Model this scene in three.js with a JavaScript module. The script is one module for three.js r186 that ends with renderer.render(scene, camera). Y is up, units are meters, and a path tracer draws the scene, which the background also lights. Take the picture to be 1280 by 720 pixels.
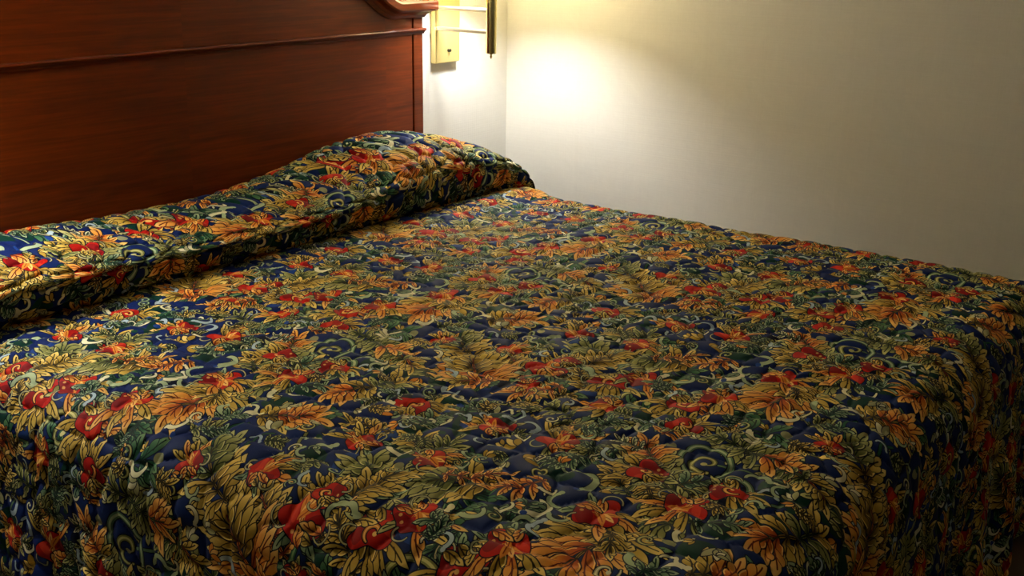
import * as THREE from 'three';
import { mergeGeometries } from 'three/addons/utils/BufferGeometryUtils.js';
import { RoundedBoxGeometry } from 'three/addons/geometries/RoundedBoxGeometry.js';
import { ImprovedNoise } from 'three/addons/math/ImprovedNoise.js';

// ---------------------------------------------------------------- camera, exposure
const BED = 0.62;                                   // height of the mattress top above the floor
const scene = new THREE.Scene();
scene.background = new THREE.Color(0x000000);
const FOCAL = 1430, rad = Math.PI / 180;
const yaw = 35.785 * rad, pitch = 17.316 * rad, roll = 0.882 * rad;
const camPos = new THREE.Vector3(-2.9843, BED + 0.7927, 2.5344);
const camF = new THREE.Vector3(Math.cos(yaw) * Math.cos(pitch), -Math.sin(pitch), -Math.sin(yaw) * Math.cos(pitch));
const rt0 = new THREE.Vector3(Math.sin(yaw), 0, Math.cos(yaw));
const up0 = new THREE.Vector3().crossVectors(rt0, camF);
const camR = rt0.clone().multiplyScalar(Math.cos(roll)).addScaledVector(up0, Math.sin(roll));
const camU = up0.clone().multiplyScalar(Math.cos(roll)).addScaledVector(rt0, -Math.sin(roll));
const camera = new THREE.PerspectiveCamera(2 * Math.atan(360 / FOCAL) / rad, 16 / 9, 0.05, 30);
camera.position.copy(camPos);
camera.quaternion.setFromRotationMatrix(new THREE.Matrix4().makeBasis(camR, camU, camF.clone().negate()));
const renderer = new THREE.WebGLRenderer();
renderer.toneMapping = THREE.LinearToneMapping;
renderer.toneMappingExposure = 1.0;
renderer.shadowMap.enabled = true;
const BULB = 2.45;                                   // candela of each bedside bulb
const BULB_COLOR = new THREE.Color().setRGB(0.97, 1.0, 1.03);

// ---------------------------------------------------------------- helpers
let seed = 20240611;
function rnd() { seed = (seed * 1664525 + 1013904223) >>> 0; return seed / 4294967296; }
const rr = (a, b) => a + (b - a) * rnd();
const noise = new ImprovedNoise();
const n2 = (x, y, k = 0) => noise.noise(x, y, k + 0.37);
const lerp = (a, b, t) => a + (b - a) * t;
const sstep = (a, b, x) => { const t = Math.min(1, Math.max(0, (x - a) / (b - a))); return t * t * (3 - 2 * t); };
const taken = new Map();
function numbered(name) { const k = taken.get(name) || 0; taken.set(name, k + 1); return k ? name + '_' + String(k).padStart(3, '0') : name; }
function shade(o) { o.castShadow = true; o.receiveShadow = true; return o; }
function obj(name, geo, mat, parent = scene) {
  const g = Array.isArray(geo) ? (geo.length > 1 ? mergeGeometries(geo.map(q => q.index ? q.toNonIndexed() : q)) : geo[0]) : geo;
  const m = shade(new THREE.Mesh(g, mat)); m.name = parent === scene ? numbered(name) : name; parent.add(m); return m;
}
function thing(name, label, category, [x, y, z] = [0, 0, 0], group) {
  const o = new THREE.Group(); o.name = numbered(name); o.position.set(x, y, z); scene.add(o);
  o.userData = { label, category }; if (group) o.userData.group = group; return o;
}
function struct(name, geo, mat, label, category) { const m = obj(name, geo, mat); m.userData = { kind: 'structure', label, category }; return m; }
function box(x0, x1, y0, y1, z0, z1) { const g = new THREE.BoxGeometry(x1 - x0, y1 - y0, z1 - z0); g.translate((x0 + x1) / 2, (y0 + y1) / 2, (z0 + z1) / 2); return g; }
function rbox(x0, x1, y0, y1, z0, z1, r = 0.004, s = 3) { const g = new RoundedBoxGeometry(x1 - x0, y1 - y0, z1 - z0, s, r); g.translate((x0 + x1) / 2, (y0 + y1) / 2, (z0 + z1) / 2); return g; }
// box mapping in metres
function metreUV(g, scale = 1) {
  const q = g.index ? g.toNonIndexed() : g; q.computeVertexNormals === undefined;
  const p = q.attributes.position, n = q.attributes.normal, uv = new Float32Array(p.count * 2);
  for (let i = 0; i < p.count; i++) {
    const ax = Math.abs(n.getX(i)), ay = Math.abs(n.getY(i)), az = Math.abs(n.getZ(i));
    let a, b;
    if (ay >= ax && ay >= az) { a = p.getX(i); b = p.getZ(i); } else if (ax >= az) { a = p.getZ(i); b = p.getY(i); } else { a = p.getX(i); b = p.getY(i); }
    uv[2 * i] = a / scale; uv[2 * i + 1] = b / scale;
  }
  q.setAttribute('uv', new THREE.BufferAttribute(uv, 2)); return q;
}
function canvasTex(c, srgb = true) {
  const t = new THREE.CanvasTexture(c); t.wrapS = t.wrapT = THREE.RepeatWrapping; if (srgb) t.colorSpace = THREE.SRGBColorSpace;
  t.magFilter = THREE.LinearFilter; t.anisotropy = 8; return t;
}
function dataTex(w, h, fn, srgb) {
  const d = new Uint8Array(w * h * 4);
  for (let y = 0; y < h; y++) for (let x = 0; x < w; x++) { const v = fn(x, y), i = (y * w + x) * 4; d[i] = v[0]; d[i + 1] = v[1]; d[i + 2] = v[2]; d[i + 3] = 255; }
  const t = new THREE.DataTexture(d, w, h); t.wrapS = t.wrapT = THREE.RepeatWrapping; t.magFilter = THREE.LinearFilter; t.minFilter = THREE.LinearMipmapLinearFilter; t.generateMipmaps = true;
  if (srgb) t.colorSpace = THREE.SRGBColorSpace; t.needsUpdate = true; return t;
}

// ---------------------------------------------------------------- the room
const WALL_X = 0.545, WALL_Z = -0.05, LEFT_X = -4.4, FRONT_Z = 5.6, TOP = 2.44;
// vinyl wall covering: a fine woven relief and faint mottling, repeating every half metre
const weaveA = new Float32Array(512), weaveB = new Float32Array(512);
for (let i = 0; i < 512; i++) { weaveA[i] = rnd(); weaveB[i] = rnd(); }
const wallBump = dataTex(512, 512, (x, y) => { const v = 128 + 55 * Math.sin(x * Math.PI / 4 + weaveA[y] * 1.2) * (0.5 + 0.5 * weaveB[x]) + 50 * Math.sin(y * Math.PI / 4) * (0.4 + 0.6 * weaveA[x]) + (rnd() - 0.5) * 40; const c = Math.max(0, Math.min(255, v)); return [c, c, c]; });
const per = (x, y, f, k) => { const a = x / 512 * 2 * Math.PI, b = y / 512 * 2 * Math.PI; return noise.noise(Math.cos(a) * f + k, Math.sin(a) * f + Math.cos(b) * f, Math.sin(b) * f + k); };
const wallMap = dataTex(512, 512, (x, y) => { const v = per(x, y, 2.2, 3) * 1.5 + per(x, y, 6, 8) * 1.5 + (weaveA[x] - 0.5) * 3 + (weaveB[y] - 0.5) * 4 + (rnd() - 0.5) * 5; return [231 + v, 227 + v, 217 + v]; }, true);
const M = {};
M.wall = new THREE.MeshStandardMaterial({ map: wallMap, bumpMap: wallBump, bumpScale: 0.0006, roughness: 0.75 });
M.ceiling = new THREE.MeshStandardMaterial({ color: 0xf2ede2, roughness: 0.95 });
M.carpet = new THREE.MeshStandardMaterial({ color: 0x4a3c2e, roughness: 1 });
M.trim = new THREE.MeshStandardMaterial({ color: 0x5a2e18, roughness: 0.5 });
const WT = 0.12;
struct('wall_back', metreUV(box(LEFT_X - WT, WALL_X + WT, 0, TOP, WALL_Z - WT, WALL_Z), 0.5), M.wall, 'cream vinyl wall behind the wooden headboard', 'wall');
struct('wall_right', metreUV(box(WALL_X, WALL_X + WT, 0, TOP, WALL_Z, FRONT_Z), 0.5), M.wall, 'plain cream vinyl wall beside the bed', 'wall');
struct('wall_left', metreUV(box(LEFT_X - WT, LEFT_X, 0, TOP, WALL_Z, FRONT_Z), 0.5), M.wall, 'cream vinyl wall across the room from the bed side', 'wall');
struct('wall_front', metreUV(box(LEFT_X - WT, WALL_X + WT, 0, TOP, FRONT_Z, FRONT_Z + WT), 0.5), M.wall, 'cream vinyl wall facing the foot of the bed', 'wall');
struct('floor', box(LEFT_X - WT, WALL_X + WT, -0.1, 0, WALL_Z - WT, FRONT_Z + WT), M.carpet, 'brown carpeted floor', 'floor');
struct('ceiling', box(LEFT_X - WT, WALL_X + WT, TOP, TOP + 0.1, WALL_Z - WT, FRONT_Z + WT), M.ceiling, 'plain off-white ceiling', 'ceiling');
struct('baseboard_right', rbox(WALL_X - 0.012, WALL_X, 0, 0.09, WALL_Z + 0.012, FRONT_Z, 0.003), M.trim, 'dark wooden baseboard along the plain wall', 'baseboard');
struct('baseboard_back', rbox(0.03, WALL_X, 0, 0.09, WALL_Z, WALL_Z + 0.012, 0.003), M.trim, 'dark wooden baseboard under the wall lamp', 'baseboard');

// ---------------------------------------------------------------- headboard
// mahogany: long grain lines on a red-brown ground
function woodTexture() {
  const c = document.createElement('canvas'); c.width = 1024; c.height = 1024; const g = c.getContext('2d');
  const id = g.createImageData(1024, 1024), d = id.data;
  for (let y = 0; y < 1024; y++) for (let x = 0; x < 1024; x++) {
    const w = n2(x / 320, y / 90, 2) * 1.5, a = n2(x / 260 + w, y / 7, 5), b = n2(x / 60, y / 2.2, 9), e = n2(x / 500, y / 40 + w, 14);
    const v = 1 + 0.16 * a + 0.10 * b + 0.14 * e, i = (y * 1024 + x) * 4;
    d[i] = 86 * v; d[i + 1] = 31 * v * (1 + 0.04 * e); d[i + 2] = 4 * v; d[i + 3] = 255;
  }
  g.putImageData(id, 0, 0); return canvasTex(c);
}
M.wood = new THREE.MeshPhysicalMaterial({ map: woodTexture(), roughness: 0.5, specularIntensity: 0.12, clearcoat: 0.3, clearcoatRoughness: 0.1 });
const HB_W = 1.97, HB_C = -HB_W / 2;
// height of the headboard's upper edge (above the mattress) at x: level ends, then a cyma rising to a low arch
function topEdge(x) {
  const a = Math.abs(x - HB_C), e = HB_W / 2;            // a = 0 at the middle, e at an end
  const u = e - a;                                       // distance from the nearer end
  if (u < 0.15) return 0.515;
  const t = sstep(0.15, 0.50, u);
  return 0.515 + 0.17 * t + 0.05 * Math.max(0, 1 - (a / (e - 0.15)) ** 2);
}
const headboard = thing('headboard', 'dark reddish mahogany headboard with arched crown moulding', 'headboard', [HB_C, 0, -0.025]);
function intoHead(g) { g.translate(-HB_C, 0, 0.025); return metreUV(g, 0.8); }
{
  // panel boards: the outline under the crown, in front of the wall
  const outline = (x0, x1, y0, yTop) => { const s = new THREE.Shape(); s.moveTo(x0, y0); s.lineTo(x1, y0); for (let i = 0; i <= 80; i++) { const x = lerp(x1, x0, i / 80); s.lineTo(x, yTop(x)); } s.closePath(); return s; };
  const ext = (s, d, z, bev = 0.002) => { const g = new THREE.ExtrudeGeometry(s, { depth: d - 2 * bev, bevelEnabled: true, bevelThickness: bev, bevelSize: bev, bevelOffset: -bev, bevelSegments: 2, steps: 1 }); g.translate(0, 0, z + bev); return g; };
  const STILE = 0.048, GAP = 0.006, RAIL = BED + 0.4733;
  obj('back_board', intoHead(ext(outline(-HB_W + 0.004, -0.004, 0.02, x => BED + topEdge(x) + 0.01), 0.022, -0.049)), M.wood, headboard);
  obj('lower_panel', intoHead(ext(outline(-HB_W + STILE + GAP, -STILE - GAP, 0.25, () => RAIL - 0.004), 0.025, -0.026)), M.wood, headboard);
  obj('upper_panel', intoHead(ext(outline(-HB_W + STILE + GAP, -STILE - GAP, RAIL - 0.002, x => BED + topEdge(x) + 0.008), 0.025, -0.026)), M.wood, headboard);
  for (const [a, b] of [[-STILE, 0], [-HB_W, -HB_W + STILE]]) obj('stile', intoHead(ext(outline(a, b, 0, x => BED + topEdge(x) + 0.005), 0.027, -0.027, 0.003)), M.wood, headboard);
  // the thin rail across the whole width
  const prof = new THREE.Shape(); prof.moveTo(-0.004, -0.011); prof.lineTo(0.004, -0.011); prof.quadraticCurveTo(0.006, -0.004, 0.012, -0.001); prof.quadraticCurveTo(0.018, 0.003, 0.013, 0.008); prof.lineTo(-0.004, 0.009); prof.closePath();
  const rail = new THREE.ExtrudeGeometry(prof, { depth: HB_W + 0.004, bevelEnabled: false, curveSegments: 6 });
  rail.rotateY(-Math.PI / 2); rail.translate(0.002, RAIL, 0.0);
  obj('rail_moulding', intoHead(rail), M.wood, headboard);
  // crown moulding: a stepped profile (out, up) carried along the top edge
  const P = [[-0.048, 0], [0.003, 0], [0.006, 0.004], [0.010, 0.010], [0.020, 0.018], [0.032, 0.022], [0.040, 0.024], [0.044, 0.030], [0.044, 0.050], [0.041, 0.056], [0.030, 0.060], [-0.048, 0.060]];
  const N = 260, pos = [], idx = [], over = 0.03;
  for (let i = 0; i <= N; i++) {
    const xw = lerp(-HB_W - over, over, i / N), xc = Math.max(-HB_W, Math.min(0, xw)), h = 1e-3;
    const sl = (topEdge(xc + h) - topEdge(xc - h)) / (2 * h), ln = Math.hypot(1, sl), nx = -sl / ln, ny = 1 / ln;
    const endT = Math.max(0, Math.abs(xw - xc)) / over;      // the profile returns round the ends
    for (const [o, u] of P) {
      const outEnd = 0.002 + Math.max(0, o) * 0.75, xo = endT > 0 ? Math.sign(xw - xc) * Math.min(endT * over, outEnd) : 0;
      pos.push(xc + nx * u + xo, BED + topEdge(xc) + ny * u, o);
    }
  }
  const K = P.length;
  for (let i = 0; i < N; i++) for (let k = 0; k < K; k++) { const a = i * K + k, b = i * K + (k + 1) % K, c = a + K, e = b + K; idx.push(a, c, b, b, c, e); }
  for (let k = 1; k < K - 1; k++) { idx.push(0, k, k + 1); const o = N * K; idx.push(o, o + k + 1, o + k); }
  const g = new THREE.BufferGeometry(); g.setAttribute('position', new THREE.Float32BufferAttribute(pos, 3)); g.setIndex(idx);
  const gc = g.toNonIndexed(); gc.computeVertexNormals();
  obj('crown_moulding', intoHead(gc), M.wood, headboard);
}

// ---------------------------------------------------------------- bed under the spread (mattress, base, legs)
M.ticking = new THREE.MeshStandardMaterial({ color: 0xd9d4c8, roughness: 0.9 });
M.baseCloth = new THREE.MeshStandardMaterial({ color: 0x3b332c, roughness: 0.95 });
M.castor = new THREE.MeshStandardMaterial({ color: 0x1c1a18, roughness: 0.5 });
{
  const bed = thing('bed', 'wide mattress and box base hidden beneath the floral bedspread', 'bed', [HB_C, 0, 1.03]);
  const q = (x0, x1, y0, y1, z0, z1, r) => { const g = rbox(x0, x1, y0, y1, z0, z1, r, 4); g.translate(-HB_C, 0, -1.03); return g; };
  obj('mattress', q(-1.93, -0.04, 0.37, BED - 0.03, 0.03, 2.01, 0.05), M.ticking, bed);
  obj('box_base', q(-1.92, -0.05, 0.14, 0.365, 0.04, 2.0, 0.02), M.baseCloth, bed);
  for (const x of [-1.85, -0.12]) for (const z of [0.12, 1.92]) { const g = new THREE.CylinderGeometry(0.03, 0.022, 0.14, 16); g.translate(x - HB_C, 0.07, z - 1.03); obj('leg', g, M.castor, bed); }
}

// ---------------------------------------------------------------- the printed cotton of the bedspread
// One repeat of the print is 0.64 m across the bed and 0.81 m along it. Motif places were read off the
// photograph as points of the flat bed top, then brought into one repeat.
const TX = 0.64, TZ = 0.81, PXM = 2048 / TZ;
function bedPoint(u, v) {
  const d = camF.clone().addScaledVector(camR, (u - 640) / FOCAL).addScaledVector(camU, -(v - 360) / FOCAL);
  const t = (BED + 0.004 - camPos.y) / d.y; return [camPos.x + d.x * t, camPos.z + d.z * t];
}
const INK = '#0a0f1c';
const PAL = {                                        // body, tip, vein, root
  gold: ['#a88630', '#e8c870', '#2e250e', '#4c3a12'], orange: ['#d0802c', '#f0bc68', '#5c1c0c', '#8c2a12'], olive: ['#74743c', '#bcb474', '#1c2812', '#2c381a'],
  sage: ['#526c4e', '#a4b088', '#0e2a20', '#14382a'], cream: ['#aca678', '#e0d8b0', '#2c3a2c', '#4a5038'], green: ['#225036', '#6c885c', '#081e16', '#0c2c20'], bluegrey: ['#526e92', '#a4b4bc', '#142850', '#1c366a'],
};
function printTexture() {
  const W = Math.round(TX * PXM), H = 2048;
  const c = document.createElement('canvas'); c.width = W; c.height = H; const g = c.getContext('2d');
  g.scale(W / TX, H / TZ); g.lineJoin = g.lineCap = 'round';
  const mod = (a, m) => ((a % m) + m) % m;
  const occ = new Uint8Array(64 * 81);
  const mark = (x, z, r) => { for (let j = -Math.ceil(r * 100); j <= r * 100; j++) for (let i = -Math.ceil(r * 100); i <= r * 100; i++) if (i * i + j * j <= r * r * 1e4) occ[mod(Math.round(z * 100) + j, 81) * 64 + mod(Math.round(x * 100) + i, 64)] = 1; };
  const free = (x, z, r) => { for (let j = -Math.ceil(r * 100); j <= r * 100; j++) for (let i = -Math.ceil(r * 100); i <= r * 100; i++) if (i * i + j * j <= r * r * 1e4 && occ[mod(Math.round(z * 100) + j, 81) * 64 + mod(Math.round(x * 100) + i, 64)]) return false; return true; };
  // draws fn at (x, z) turned by a, wherever the repeat makes it show; fn must not use random numbers
  function at(x, z, a, reach, fn) {
    x = mod(x, TX); z = mod(z, TZ);
    for (const i of [-1, 0, 1]) for (const j of [-1, 0, 1]) {
      const X = x + i * TX, Z = z + j * TZ;
      if (X < -reach || X > TX + reach || Z < -reach || Z > TZ + reach) continue;
      g.save(); g.translate(X, Z); g.rotate(a); fn(); g.restore();
    }
  }
  // ---- ground: navy with bottle-green patches
  g.fillStyle = '#0d1f52'; g.fillRect(0, 0, TX, TZ);
  for (let k = 0; k < 46; k++) {
    const x = rr(0, TX), z = rr(0, TZ), a = rr(0, 7), rx = rr(0.02, 0.05), rz = rr(0.012, 0.03), col = rnd() < 0.62 ? '#0c3126' : (rnd() < 0.5 ? '#183878' : '#070d24');
    at(x, z, a, 0.06, () => { g.fillStyle = col; g.beginPath(); g.ellipse(0, 0, rx, rz, 0, 0, 7); g.fill(); });
  }
  // ---- motif painters, all along +x from the origin
  function lobe(x, y, ang, L, w, col) {
    g.save(); g.translate(x, y); g.rotate(ang);
    g.beginPath(); g.moveTo(0, 0);
    g.bezierCurveTo(L * 0.25, -w * 0.85, L * 0.72, -w * 0.7, L, w * 0.12);
    g.bezierCurveTo(L * 0.80, w * 0.55, L * 0.35, w * 0.5, 0, 0); g.closePath();
    if (col) { g.fillStyle = col; g.fill(); } else g.stroke();
    g.restore();
  }
  // one finger of an acanthus leaf: dark outline, body, light flank, veins; s = -1 mirrors it
  function finger(x, y, ang, L, w, pal, s) {
    g.save(); g.translate(x, y); g.rotate(ang); g.scale(1, s);
    const tip = -w * 0.34;                            // flame-shaped blade, hooked at the tip, notched on its outer side
    g.beginPath(); g.moveTo(0, 0);
    g.bezierCurveTo(L * 0.10, -w * 0.35, L * 0.26, -w * 0.62, L * 0.42, -w * 0.46);
    g.bezierCurveTo(L * 0.54, -w * 0.74, L * 0.66, -w * 0.70, L * 0.74, -w * 0.46);
    g.bezierCurveTo(L * 0.84, -w * 0.56, L * 0.92, -w * 0.50, L * 1.06, tip);
    g.bezierCurveTo(L * 0.88, w * 0.12, L * 0.50, w * 0.56, 0, 0); g.closePath();
    g.strokeStyle = INK; g.lineWidth = 0.0034; g.stroke();
    const gr = g.createLinearGradient(0, w * 0.3, L * 0.9, -w * 0.5); gr.addColorStop(0, pal[3]); gr.addColorStop(0.42, pal[0]); gr.addColorStop(1, pal[1]);
    g.fillStyle = gr; g.fill();
    g.strokeStyle = pal[1]; g.lineWidth = 0.0019; g.beginPath(); g.moveTo(L * 0.12, -w * 0.24); g.bezierCurveTo(L * 0.2, -w * 0.46, L * 0.3, -w * 0.5, L * 0.41, -w * 0.40); g.stroke();
    g.strokeStyle = pal[2]; g.lineWidth = 0.0022; g.beginPath(); g.moveTo(0, 0); g.quadraticCurveTo(L * 0.5, w * 0.10, L * 0.86, -w * 0.30); g.stroke();
    g.lineWidth = 0.0016; g.beginPath(); g.moveTo(L * 0.22, w * 0.02); g.quadraticCurveTo(L * 0.36, -w * 0.16, L * 0.42, -w * 0.44); g.moveTo(L * 0.48, w * 0.04); g.quadraticCurveTo(L * 0.66, -w * 0.16, L * 0.72, -w * 0.54); g.stroke();
    g.restore();
  }
  // an acanthus leaf from the origin to (L, 0); its spine turns by bend radians on the way
  function leafPaint(L, w, bend, pal, n, tipPal) {
    const pts = [[0, 0, 0]]; let X = 0, Y = 0; const N = 24;
    for (let i = 1; i <= N; i++) { const th = bend * (i - 0.5) / N; X += Math.cos(th) / N; Y += Math.sin(th) / N; pts.push([X, Y, bend * i / N]); }
    const sc = L / Math.hypot(X, Y), rot = -Math.atan2(Y, X), c0 = Math.cos(rot), s0 = Math.sin(rot);
    const sp = t => { const q = pts[Math.min(N, Math.max(0, Math.round(t * N)))]; return [(q[0] * c0 - q[1] * s0) * sc, (q[0] * s0 + q[1] * c0) * sc, q[2] + rot]; };
    for (const [col, lw] of [[INK, 0.008], [pal[0], 0.0045]]) { g.strokeStyle = col; g.lineWidth = lw; g.beginPath(); for (let i = 0; i <= 16; i++) { const [x, y] = sp(i / 16 * 0.8); i ? g.lineTo(x, y) : g.moveTo(x, y); } g.stroke(); }
    for (let k = 0; k < n; k++) {
      const t = 0.04 + 0.66 * k / n, [x, y, h] = sp(t), p = tipPal && t > 0.28 ? tipPal : pal;
      const len = w * (0.62 + 0.24 * Math.sin(Math.PI * (0.2 + 0.8 * t))) * (1 + 0.14 * ((k * 7) % 3 - 1)), a = lerp(1.25, 0.34, t / 0.7), ww = Math.min(len * 0.40, 0.027);
      finger(x, y, h + a, len, ww, p, -1); finger(x, y, h - a, len * 0.96, ww, p, 1);
    }
    const [ex, ey, eh] = sp(0.62); finger(ex, ey, eh + 0.15, L * 0.42, Math.min(0.036, w * 0.32), tipPal || pal, bend > 0 ? -1 : 1);
    g.strokeStyle = pal[2]; g.lineWidth = 0.0026; g.beginPath(); for (let i = 0; i <= 16; i++) { const [x, y] = sp(i / 16 * 0.75); i ? g.lineTo(x, y) : g.moveTo(x, y); } g.stroke();
  }
  function scrollPaint(r, pal, turns, wide) {
    const pts = []; const n = 26;
    for (let i = 0; i <= n; i++) { const t = i / n, a = t * turns * 2 * Math.PI, q = r * (1 - 0.78 * t); pts.push([Math.cos(a) * q, Math.sin(a) * q, wide * (0.35 + 0.65 * Math.sin(Math.PI * Math.min(1, t * 1.15 + 0.05)))]); }
    for (const [col, add] of [[INK, 0.0035], [pal[0], 0], [pal[1], -1]]) {
      g.strokeStyle = col;
      for (let i = 0; i < n; i++) { const w = add < 0 ? pts[i][2] * 0.4 : pts[i][2] + add; g.lineWidth = Math.max(0.0008, w); g.beginPath(); g.moveTo(pts[i][0], pts[i][1]); g.lineTo(pts[i + 1][0], pts[i + 1][1]); g.stroke(); }
    }
    g.fillStyle = pal[1]; g.beginPath(); g.arc(pts[n][0], pts[n][1], wide * 0.55, 0, 7); g.fill();
  }
  function crescent(r, pal, w) {
    g.beginPath(); g.arc(0, 0, r, -2.2, 1.3); g.arc(-r * 0.10, -r * 0.06, r - w, 1.2, -2.0, true); g.closePath();
    g.strokeStyle = INK; g.lineWidth = 0.003; g.stroke(); g.fillStyle = pal[1]; g.fill();
    g.beginPath(); g.arc(Math.cos(1.3) * r * 0.96, Math.sin(1.3) * r * 0.96, w * 0.75, 0, 7); g.fill();
  }
  function ovalPaint(r, pal) {
    g.save(); g.scale(1, 0.8);
    for (const [col, w] of [[INK, 0.017], [pal[0], 0.012], [pal[1], 0.005]]) { g.strokeStyle = col; g.lineWidth = w; g.beginPath(); g.arc(0, 0, r, 0.5, 5.9); g.stroke(); }
    g.restore();
    g.save(); g.translate(r * 0.15, 0); scrollPaint(r * 0.58, PAL.olive, 1.1, 0.010); g.restore();
  }
  function flowerPaint(r, v) {
    const pet = v % 3 === 0 ? PAL.orange : v % 3 === 1 ? PAL.gold : PAL.orange;
    // long curling leaves on one side
    for (let k = 0; k < 4; k++) { const a = -0.9 + k * 0.55 + 0.2 * (v % 3); finger(Math.cos(a) * r * 0.3, Math.sin(a) * r * 0.3, a + 0.15, r * (1.25 + 0.22 * ((k * 3 + v) % 3)), r * 0.48, k % 2 ? pet : PAL.gold, k < 2 ? -1 : 1); }
    for (let k = 0; k < 2; k++) finger(-r * 0.3, 0, 2.2 + k * 1.7, r * 1.15, r * 0.4, v % 2 ? PAL.olive : PAL.sage, k ? 1 : -1);
    // red body
    g.beginPath();
    for (let i = 0; i <= 48; i++) { const a = i / 48 * 2 * Math.PI, q = r * (0.72 + 0.10 * Math.cos(4 * a + v) + 0.09 * Math.cos(3 * a + 2 * v)); const x = Math.cos(a) * q - r * 0.12, y = Math.sin(a) * q * 1.1; i ? g.lineTo(x, y) : g.moveTo(x, y); }
    g.closePath(); g.strokeStyle = INK; g.lineWidth = 0.0034; g.stroke(); g.fillStyle = '#a3160f'; g.fill();
    g.save(); g.clip(); g.fillStyle = '#7a0c10'; g.beginPath(); g.ellipse(-r * 0.35, r * 0.4, r * 0.6, r * 0.3, 0.6, 0, 7); g.fill();
    g.fillStyle = '#c0311c'; g.beginPath(); g.ellipse(r * 0.05, -r * 0.42, r * 0.42, r * 0.16, -0.4, 0, 7); g.fill(); g.restore();
    // flames of orange within
    if (v % 3 === 1) { g.save(); g.translate(r * 0.05, 0); g.rotate(v); scrollPaint(r * 0.36, PAL.orange, 0.8, r * 0.15); g.restore(); }
    else for (let k = 0; k < 3; k++) { const a = -0.5 + k * 0.55 + (v % 2) * 0.5; g.save(); g.rotate(a); lobe(-r * 0.28, 0, 0, r * 1.0, r * 0.26, PAL.orange[k % 2]); g.strokeStyle = '#7c2a10'; g.lineWidth = 0.0014; g.beginPath(); g.moveTo(-r * 0.2, 0); g.lineTo(r * 0.5, 0); g.stroke(); g.restore(); }
    g.fillStyle = '#cf9450'; for (let k = 0; k < 3; k++) { const a = 2.4 + k * 0.6; g.beginPath(); g.arc(Math.cos(a) * r * 0.5 - r * 0.12, Math.sin(a) * r * 0.5, r * 0.07, 0, 7); g.fill(); }
    // petals folded forward over one edge
    for (let k = 0; k < 3; k++) { const a = 1.9 + (v % 4) * 0.5 + k * 0.5; finger(Math.cos(a) * r * 0.95, Math.sin(a) * r * 0.95, a + 2.7, r * (0.85 - 0.12 * k), r * 0.40, k % 2 ? PAL.gold : pet, k % 2 ? 1 : -1); }
    // pale tendrils
    for (const sgn of [-1, 1]) { g.save(); g.scale(1, sgn); for (const [col, lw] of [[INK, 0.0046], [PAL.cream[0], 0.0026]]) { g.strokeStyle = col; g.lineWidth = lw; g.beginPath(); g.moveTo(-r * 0.5, r * 0.6); g.bezierCurveTo(-r * 0.9, r * 1.0, -r * 0.2, r * 1.35, 0, r * 1.0); g.stroke(); } g.restore(); }
  }
  function vine(L, b, pal, w) {
    for (const [col, lw] of [[INK, w + 0.003], [pal[0], w]]) { g.strokeStyle = col; g.lineWidth = lw; g.beginPath(); g.moveTo(0, 0); g.bezierCurveTo(L * 0.3, b * L, L * 0.6, -b * L, L, b * L * 0.3); g.stroke(); }
  }
  // ---- filler that lies behind the main motifs
  for (let k = 0; k < 26; k++) { const x = rr(0, TX), z = rr(0, TZ), a = rr(0, 7), L = rr(0.07, 0.14), b = rr(-0.5, 0.5), p = [PAL.green, PAL.olive, PAL.sage][k % 3]; at(x, z, a, 0.2, () => vine(L, b, p, 0.005)); }
  for (let k = 0; k < 26; k++) { const x = rr(0, TX), z = rr(0, TZ), a = rr(0, 7), L = rr(0.05, 0.09), w = rr(0.035, 0.06), b = rr(-2.2, 2.2), p = [PAL.sage, PAL.green, PAL.olive, PAL.green][k % 4]; at(x, z, a, 0.12, () => leafPaint(L, w * 1.15, b, p, 3)); }
  // ---- the main motifs: base and tip as photograph pixels on the bed top
  const leaves = [
    [610, 610, 512, 606, 0.115, 'gold', 'olive'], [465, 622, 452, 566, 0.085, 'sage', 'olive'], [777, 648, 672, 708, 0.13, 'gold', 'orange'], [777, 650, 771, 694, 0.05, 'gold'],
    [322, 522, 408, 518, 0.085, 'gold', 'orange'], [325, 632, 346, 567, 0.07, 'gold', 'olive'], [325, 640, 303, 578, 0.06, 'orange', 'gold'],
    [600, 480, 592, 441, 0.125, 'orange', 'gold'], [594, 444, 588, 413, 0.085, 'gold', 'olive'], [614, 478, 560, 478, 0.06, 'orange', 'gold'], [700, 475, 795, 440, 0.07, 'gold', 'gold'], [815, 447, 878, 443, 0.035, 'orange'],
    [740, 492, 714, 460, 0.05, 'gold'], [702, 485, 622, 491, 0.055, 'orange', 'orange'], [470, 485, 406, 500, 0.08, 'gold', 'orange'], [470, 484, 508, 474, 0.07, 'olive', 'gold'],
    [488, 440, 514, 466, 0.06, 'orange', 'gold'], [505, 450, 458, 441, 0.05, 'olive'], [365, 470, 358, 420, 0.09, 'gold', 'olive'], [365, 482, 305, 478, 0.06, 'olive'], [365, 482, 416, 482, 0.04, 'sage'],
    [490, 540, 430, 520, 0.045, 'gold'], [530, 570, 494, 540, 0.06, 'olive', 'gold'], [530, 568, 577, 544, 0.05, 'olive'], [682, 602, 604, 610, 0.05, 'orange', 'orange'],
    [786, 618, 746, 588, 0.05, 'olive', 'gold'], [810, 610, 823, 642, 0.04, 'gold'], [830, 612, 897, 604, 0.05, 'olive', 'sage'], [812, 584, 795, 545, 0.06, 'gold', 'orange'],
    [802, 560, 768, 547, 0.03, 'cream'], [828, 545, 898, 538, 0.05, 'orange', 'gold'], [600, 718, 618, 660, 0.06, 'orange', 'gold'], [716, 520, 680, 504, 0.05, 'olive'],
    [930, 560, 1006, 580, 0.07, 'olive', 'orange'], [930, 560, 884, 544, 0.05, 'olive'],
  ];
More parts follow.
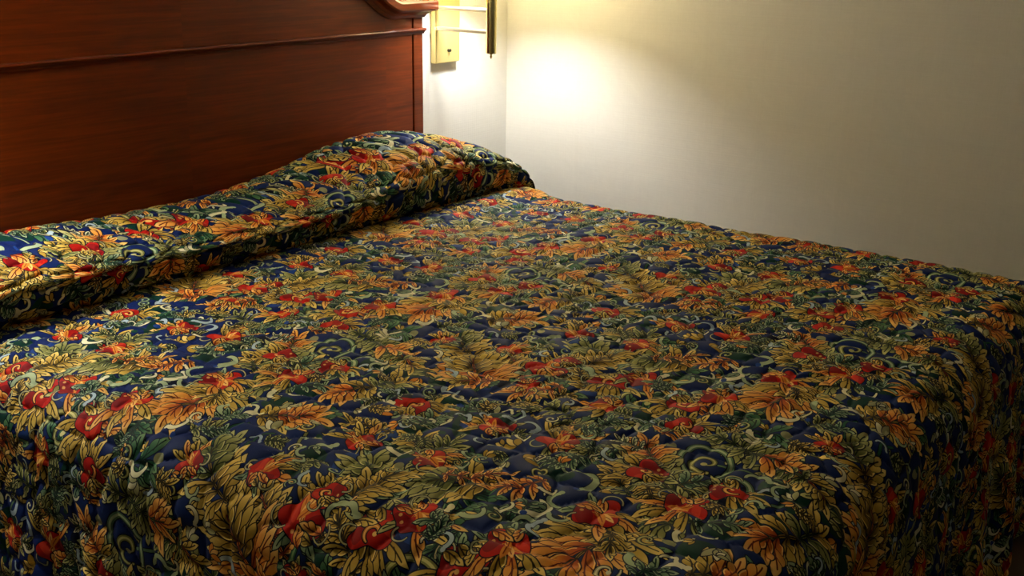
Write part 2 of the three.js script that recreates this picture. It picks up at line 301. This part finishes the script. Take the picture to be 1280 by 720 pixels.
  const flowers = [[377, 620, 0.05], [466, 647, 0.046], [452, 550, 0.036], [540, 573, 0.036], [570, 695, 0.046], [700, 553, 0.042], [750, 640, 0.045], [807, 590, 0.040], [637, 437, 0.034], [658, 482, 0.026], [708, 455, 0.03],
    [805, 475, 0.042], [758, 508, 0.04], [855, 533, 0.036], [900, 497, 0.042], [617, 533, 0.038], [520, 508, 0.042], [367, 470, 0.042], [555, 424, 0.03], [912, 612, 0.038]];
  const ovals = [[655, 464, 0.05, 'green'], [500, 690, 0.045, 'olive'], [882, 577, 0.05, 'sage'], [420, 457, 0.035, 'sage']];
  const curls = [[425, 627, 0.026], [667, 632, 0.028], [802, 697, 0.024], [842, 712, 0.02], [725, 600, 0.03], [500, 560, 0.022], [690, 425, 0.02], [450, 505, 0.018], [590, 640, 0.02], [560, 640, 0.018]];
  for (const [u, v, r] of [...flowers, ...ovals]) { const [x, z] = bedPoint(u, v); mark(x, z, r * 1.05); }
  for (const [u0, v0, u1, v1, w] of leaves) { const [a, b] = bedPoint(u0, v0), [c2, d] = bedPoint(u1, v1); for (let t = 0; t <= 1; t += 0.25) mark(lerp(a, c2, t), lerp(b, d, t), w * 0.42); }
  ovals.forEach(([u, v, r, p], i) => { const [x, z] = bedPoint(u, v); at(x, z, i * 1.3, r + 0.03, () => ovalPaint(r, PAL[p])); });
  leaves.forEach(([u0, v0, u1, v1, w, p, tp], i) => {
    const [a, b] = bedPoint(u0, v0), [c2, d] = bedPoint(u1, v1), L = Math.hypot(c2 - a, d - b) * 1.05;
    at(a, b, Math.atan2(d - b, c2 - a), L + w, () => leafPaint(L, w * 0.95, ((i * 37) % 11 - 5) * 0.22, PAL[p], Math.max(3, Math.min(8, Math.round(L / 0.025))), tp && PAL[tp]));
  });
  flowers.forEach(([u, v, r], i) => { const [x, z] = bedPoint(u, v); at(x, z, (i * 2.4) % 6.28, r * 2.2, () => flowerPaint(r, i)); });
  curls.forEach(([u, v, r], i) => { const [x, z] = bedPoint(u, v); mark(x, z, r); at(x, z, i * 1.9, r * 1.5, () => crescent(r, i % 2 ? PAL.cream : PAL.sage, 0.008)); });
  // ---- small things in the gaps that are left
  let made = 0;
  for (let k = 0; k < 6000 && made < 190; k++) {
    const x = rr(0, TX), z = rr(0, TZ), kind = Math.floor(rr(0, 6)), a = rr(0, 7), s = rr(0.010, 0.021), v = Math.floor(rr(0, 9));
    if (!free(x, z, s * 0.9)) continue;
    mark(x, z, s * 0.8); made++;
    at(x, z, a, s * 3, () => {
      if (kind < 2) crescent(s, [PAL.cream, PAL.bluegrey, PAL.sage][v % 3], s * 0.34);
      else if (kind === 2) leafPaint(s * 2.6, s * 2, 0.8, [PAL.olive, PAL.gold, PAL.sage][v % 3], 3);
      else if (kind === 3) scrollPaint(s, [PAL.olive, PAL.sage, PAL.cream][v % 3], 1.1, s * 0.32);
      else if (kind === 4) { for (let q = 0; q < 3; q++) { g.strokeStyle = INK; g.lineWidth = 0.003; lobe(0, 0, q * 0.8 - 0.8, s * 1.5, s * 0.7); lobe(0, 0, q * 0.8 - 0.8, s * 1.5, s * 0.7, [PAL.gold, PAL.cream, PAL.orange][v % 3][q % 2]); } }
      else { g.fillStyle = ['#1d3c80', '#143c2e', '#8a8862'][v % 3]; g.beginPath(); g.arc(0, 0, s * 0.5, 0, 7); g.fill(); }
    });
  }
  return canvasTex(c);
}
const print = printTexture();
// weave of the cloth: threads too fine to tell apart, as relief only
const clothBump = dataTex(256, 256, (x, y) => { const v = 128 + 45 * Math.sin(x * Math.PI / 2) + 45 * Math.sin(y * Math.PI / 2) + (rnd() - 0.5) * 60; return [v, v, v]; });
clothBump.repeat.set(4, 5);
M.spread = new THREE.MeshPhysicalMaterial({ map: print, bumpMap: clothBump, bumpScale: 0.00025, roughness: 0.62, specularIntensity: 0.14, side: THREE.DoubleSide });

// ---------------------------------------------------------------- bedspread
const X0 = -1.97, X1 = 0.0, Z0 = 0.34, Z1 = 2.06, RC = 0.10, HEM = 0.60;
const core = { x0: X0 + RC, x1: X1 - RC, z1: Z1 - RC };
// puffed quilting between wandering stitch lines; the same field everywhere on the cloth
const hash = (i, j, k) => { let h = (i * 374761393 + j * 668265263 + k * 2147483647) | 0; h = Math.imul(h ^ (h >>> 13), 1274126177); return ((h ^ (h >>> 16)) >>> 0) / 4294967296; };
function quilt(s, t, amp = 0.0075) {
  const C = 0.058; s += n2(s * 7, t * 7, 21) * 0.016; t += n2(s * 7, t * 7, 33) * 0.016;
  const a = s / C, b = t / C, i0 = Math.floor(a), j0 = Math.floor(b); let f1 = 9, f2 = 9;
  for (let j = j0 - 1; j <= j0 + 1; j++) for (let i = i0 - 1; i <= i0 + 1; i++) {
    const d = Math.hypot(i + 0.15 + 0.7 * hash(i, j, 1) - a, j + 0.15 + 0.7 * hash(i, j, 2) - b);
    if (d < f1) { f2 = f1; f1 = d; } else if (d < f2) f2 = d;
  }
  const e = 1 - Math.exp(-(f2 - f1) / 0.22);
  return amp * e + n2(s * 30, t * 30, 60) * 0.0009 + n2(s * 4, t * 4, 70) * 0.006;
}
function edgeCurve(d) {                       // distance past the core -> [outward, down], a soft roll over the mattress edge
  const R = RC, q = R * Math.PI / 2;
  if (d <= 0) return [0, 0, 0];
  if (d < q) { const a = d / R; return [R * Math.sin(a), R * (1 - Math.cos(a)), a]; }
  return [R + (d - q) * 0.05, R + (d - q), Math.PI / 2];
}
// q: foot point on the core, n: outward direction on plan, d: distance along the cloth
function spreadPoint(qx, qz, nx, nz, d, along) {
  const [o, v, a] = edgeCurve(d), s = qx + nx * d, t = qz + nz * d;
  const fold = sstep(0.15, 0.6, d) * (0.016 * Math.sin(along * 21 + 1.3 * Math.sin(along * 7)) + 0.012 * n2(along * 6, d * 1.5, 80));
  const h = quilt(s, t), up = Math.cos(a) * h, out = Math.sin(a) * h + fold;
  const crown = 0.006 * (1 - ((qx - HB_C) / 0.95) ** 2) - 0.004 * sstep(1.6, 2.06, qz);
  const hump = 0.022 * Math.exp(-(((qz - 0.50) / 0.07) ** 2)) * sstep(-0.75, -0.2, qx + nx * d);
  return [qx + nx * (o + out), BED - v + up + crown + hump - 0.004, qz + nz * (o + out), s, t];
}
function gridMesh(nu, nv, fn, flip) {
  const pos = [], nor = [], uv = [], idx = [], e = 1e-3;
  const A = new THREE.Vector3(), B = new THREE.Vector3();
  for (let j = 0; j <= nv; j++) for (let i = 0; i <= nu; i++) {
    const u = i / nu, v = j / nv, p = fn(u, v); pos.push(p[0], p[1], p[2]); uv.push(p[3] / TX, 1 - p[4] / TZ);
    const pu = fn(u + e, v), mu = fn(u - e, v), pv = fn(u, v + e), mv = fn(u, v - e);
    A.set(pu[0] - mu[0], pu[1] - mu[1], pu[2] - mu[2]); B.set(pv[0] - mv[0], pv[1] - mv[1], pv[2] - mv[2]); A.cross(B).normalize(); if (!flip) A.negate();
    nor.push(A.x, A.y, A.z);
  }
  for (let j = 0; j < nv; j++) for (let i = 0; i < nu; i++) { const a = j * (nu + 1) + i, b = a + 1, c = a + nu + 1, d = c + 1; flip ? idx.push(a, b, c, b, d, c) : idx.push(a, c, b, b, c, d); }
  const g = new THREE.BufferGeometry();
  g.setAttribute('position', new THREE.Float32BufferAttribute(pos, 3)); g.setAttribute('normal', new THREE.Float32BufferAttribute(nor, 3)); g.setAttribute('uv', new THREE.Float32BufferAttribute(uv, 2)); g.setIndex(idx); return g;
}
const spread = thing('bedspread', 'quilted navy bedspread printed with gold acanthus leaves and red flowers', 'bedspread', [HB_C, 0, 1.03]);
const intoSpread = g => { g.translate(-HB_C, 0, -1.03); return g; };
obj('top_panel', intoSpread(gridMesh(340, 310, (u, v) => { const x = lerp(core.x0, core.x1, u), z = lerp(Z0, core.z1, v); return spreadPoint(x, z, 0, 0, 0, x); })), M.spread, spread);
obj('side_drop', intoSpread(gridMesh(300, 130, (u, v) => { const z = lerp(Z0, core.z1, u); return spreadPoint(core.x0, z, -1, 0, Math.max(-0.02, v) * (HEM + 0.05), z); }, true)), M.spread, spread);
obj('side_drop', intoSpread(gridMesh(300, 130, (u, v) => { const z = lerp(Z0, core.z1, u); return spreadPoint(core.x1, z, 1, 0, v * (HEM + 0.05), z); })), M.spread, spread);
{ // foot: from the left corner round to the right corner
  const Lx = core.x1 - core.x0, wedge = 0.25, tot = Lx + 2 * wedge;
  obj('foot_drop', intoSpread(gridMesh(420, 130, (u, v) => {
    const w = u * tot, d = v * (HEM + 0.05);
    if (w < wedge) { const a = Math.PI + -(w / wedge) * Math.PI / 2; return spreadPoint(core.x0, core.z1, Math.cos(a), Math.sin(a), d, core.z1 + w); }
    if (w > tot - wedge) { const a = (tot - w) / wedge * Math.PI / 2; return spreadPoint(core.x1, core.z1, Math.cos(a), Math.sin(a), d, core.z1 + w); }
    return spreadPoint(core.x0 + w - wedge, core.z1, 0, 1, d, core.z1 + w);
  }, true)), M.spread, spread);
}
// the part folded over the pillows: a long roll against the headboard
function pillowTop(x) {                              // crest height above the mattress
  const a = Math.exp(-(((x + 0.40) / 0.34) ** 2)), b = Math.exp(-(((x + 1.75) / 0.36) ** 2));
  return 0.087 + 0.103 * a + 0.030 * b + 0.006 * n2(x * 5, 3, 90);
}
obj('pillow_roll', intoSpread(gridMesh(380, 130, (u, v) => {
  const xa = X0 - 0.06, xb = X1 + 0.07, x = lerp(xa, xb, u);
  const eR = 0.26, dl = (x - xa) / eR, dr = (xb - x) / eR, k = Math.min(1, dl, dr), end = k < 1 ? Math.sqrt(Math.max(0, 1 - (1 - k) ** 2)) : 1;
  const ph = lerp(200, -48, v) * rad, c = Math.cos(ph), s = Math.sin(ph);
  const h = pillowTop(x) * lerp(0.10, 1, end) + (1 - end) * 0.0, zc = 0.215 + 0.05 * (1 - end), hw = 0.195 * lerp(0.8, 1, end), yc = 0.055 * end;
  const ry = s > 0 ? h - yc : yc + 0.03;
  const pw = 0.72, cz = Math.sign(c) * Math.abs(c) ** pw, sy = Math.sign(s) * Math.abs(s) ** pw;
  const q = quilt(x + 0.21, v * 0.62 + 0.1, 0.013) * (0.3 + 0.7 * end);
  const sag = -0.05 * sstep(0.86, 1, Math.abs(2 * u - 1)) * (1 - end);
  return [x, BED + yc + ry * sy + q * s + sag, zc + hw * cz + q * c + 0.038 * end * Math.max(0, c) * sstep(-0.6, 0.6, s), x, v * 0.62 - 0.2];
})), M.spread, spread);

// ---------------------------------------------------------------- swing-arm wall lamps
M.brass = new THREE.MeshStandardMaterial({ color: new THREE.Color().setRGB(0.74, 0.63, 0.30), metalness: 1, roughness: 0.2 });
M.brassArm = new THREE.MeshStandardMaterial({ color: new THREE.Color().setRGB(0.90, 0.82, 0.58), metalness: 0.8, roughness: 0.5 });
M.brassPlate = new THREE.MeshStandardMaterial({ color: new THREE.Color().setRGB(0.80, 0.66, 0.28), metalness: 0.75, roughness: 0.45 });
M.dark = new THREE.MeshStandardMaterial({ color: 0x14110c, roughness: 0.4 });
M.shade = new THREE.MeshPhysicalMaterial({ color: new THREE.Color().setRGB(0.98, 0.81, 0.42), roughness: 1, transmission: 0.95, thickness: 0, side: THREE.DoubleSide });
M.bulb = new THREE.MeshStandardMaterial({ color: 0xffffff, emissive: BULB_COLOR.clone(), emissiveIntensity: 4 });
M.socket = new THREE.MeshStandardMaterial({ color: 0xd8ceb0, roughness: 0.5 });
const lathe = (pts, n = 32) => new THREE.LatheGeometry(pts.map(([r, y]) => new THREE.Vector2(r, y)), n);
function wallLamp(label, px, mirror, bx0, bz) {
  // px: middle of the wall plate on the wall; the arm leaves the plate's inner edge straight out into the room
  const t = thing('wall_lamp', label, 'lamp', [px, BED, WALL_Z], 'brass wall lamps either side of the headboard');
  const m = mirror ? -1 : 1, ax = -0.062 * m, bx = bx0 * m;
  const plate = obj('wall_plate', rbox(-0.066, 0.066, 0.352, 0.70, 0, 0.026, 0.004), M.brassPlate, t);
  const sw = new THREE.CylinderGeometry(0.0055, 0.0055, 0.012, 14); sw.rotateX(Math.PI / 2); sw.translate(0.0, 0.394, 0.030); obj('switch', sw, M.dark, plate);
  for (const y of [0.662]) { const g = new THREE.SphereGeometry(0.005, 12, 8); g.translate(0.0, y, 0.027); obj('screw', g, M.brass, plate); }
  for (const y of [0.472, 0.541]) {
    const c = new THREE.CatmullRomCurve3([new THREE.Vector3(ax, y, 0.020), new THREE.Vector3(lerp(ax, bx, 0.1), y, 0.06), new THREE.Vector3(lerp(ax, bx, 0.55), y, 0.14), new THREE.Vector3(lerp(ax, bx, 0.96), y, bz - 0.008)]);
    const arm = obj('arm', new THREE.TubeGeometry(c, 24, 0.0075, 12), M.brassArm, t);
    const k = new THREE.CylinderGeometry(0.009, 0.009, 0.006, 16); k.rotateX(Math.PI / 2); k.translate(ax, y, 0.028); obj('collar', k, M.brass, arm);
  }
  const put = g => { g.translate(bx, 0, bz); return g; };
  const stem = obj('stem', put(lathe([[0, 0.402], [0.0165, 0.402], [0.0178, 0.405], [0.0178, 0.60], [0.0165, 0.604], [0, 0.604]])), M.brass, t);
  obj('finial', put(lathe([[0, 0.384], [0.002, 0.386], [0.0045, 0.392], [0.003, 0.397], [0.006, 0.402], [0, 0.402]], 16)), M.brass, stem);
  obj('socket', put(lathe([[0, 0.604], [0.017, 0.604], [0.017, 0.650], [0.013, 0.655], [0, 0.655]])), M.socket, t);
  const R0 = 0.120, R1 = 0.100, y0 = 0.606, y1 = 0.790;
  const sh = obj('shade', put(lathe([[R0, y0], [lerp(R0, R1, 0.33), lerp(y0, y1, 0.33)], [lerp(R0, R1, 0.66), lerp(y0, y1, 0.66)], [R1, y1]], 48)), M.shade, t);
  for (const [r, y] of [[R0, y0], [R1, y1]]) { const g = new THREE.TorusGeometry(r, 0.0025, 8, 48); g.rotateX(Math.PI / 2); g.translate(bx, y, bz); obj('rim', g, M.socket, sh); }
  const spider = []; for (let k = 0; k < 3; k++) { const g = new THREE.CylinderGeometry(0.0014, 0.0014, R1, 6); g.rotateZ(Math.PI / 2); g.translate(R1 / 2, 0, 0); g.rotateY(k * 2.094); g.translate(bx, y1 - 0.012, bz); spider.push(g); }
  obj('shade_frame', spider, M.brass, sh);
  const yb = 0.700, bg = new THREE.SphereGeometry(0.044, 28, 18); bg.scale(1, 1.02, 1); bg.translate(bx, yb, bz); obj('bulb', bg, M.bulb, t);
  const l = new THREE.PointLight(BULB_COLOR, BULB, 0, 2); l.name = 'lamp_light'; l.position.set(bx, yb, bz); l.castShadow = true; l.shadow.radius = 2.2; l.shadow.mapSize.set(1024, 1024); t.add(l);
  return t;
}
wallLamp('brass swing-arm wall lamp in the corner between headboard and plain wall', 0.164, false, -0.050, 0.25);
wallLamp('brass swing-arm wall lamp at the headboard end away from the corner', 2 * HB_C - 0.164, true, -0.135, 0.26);

renderer.render(scene, camera);
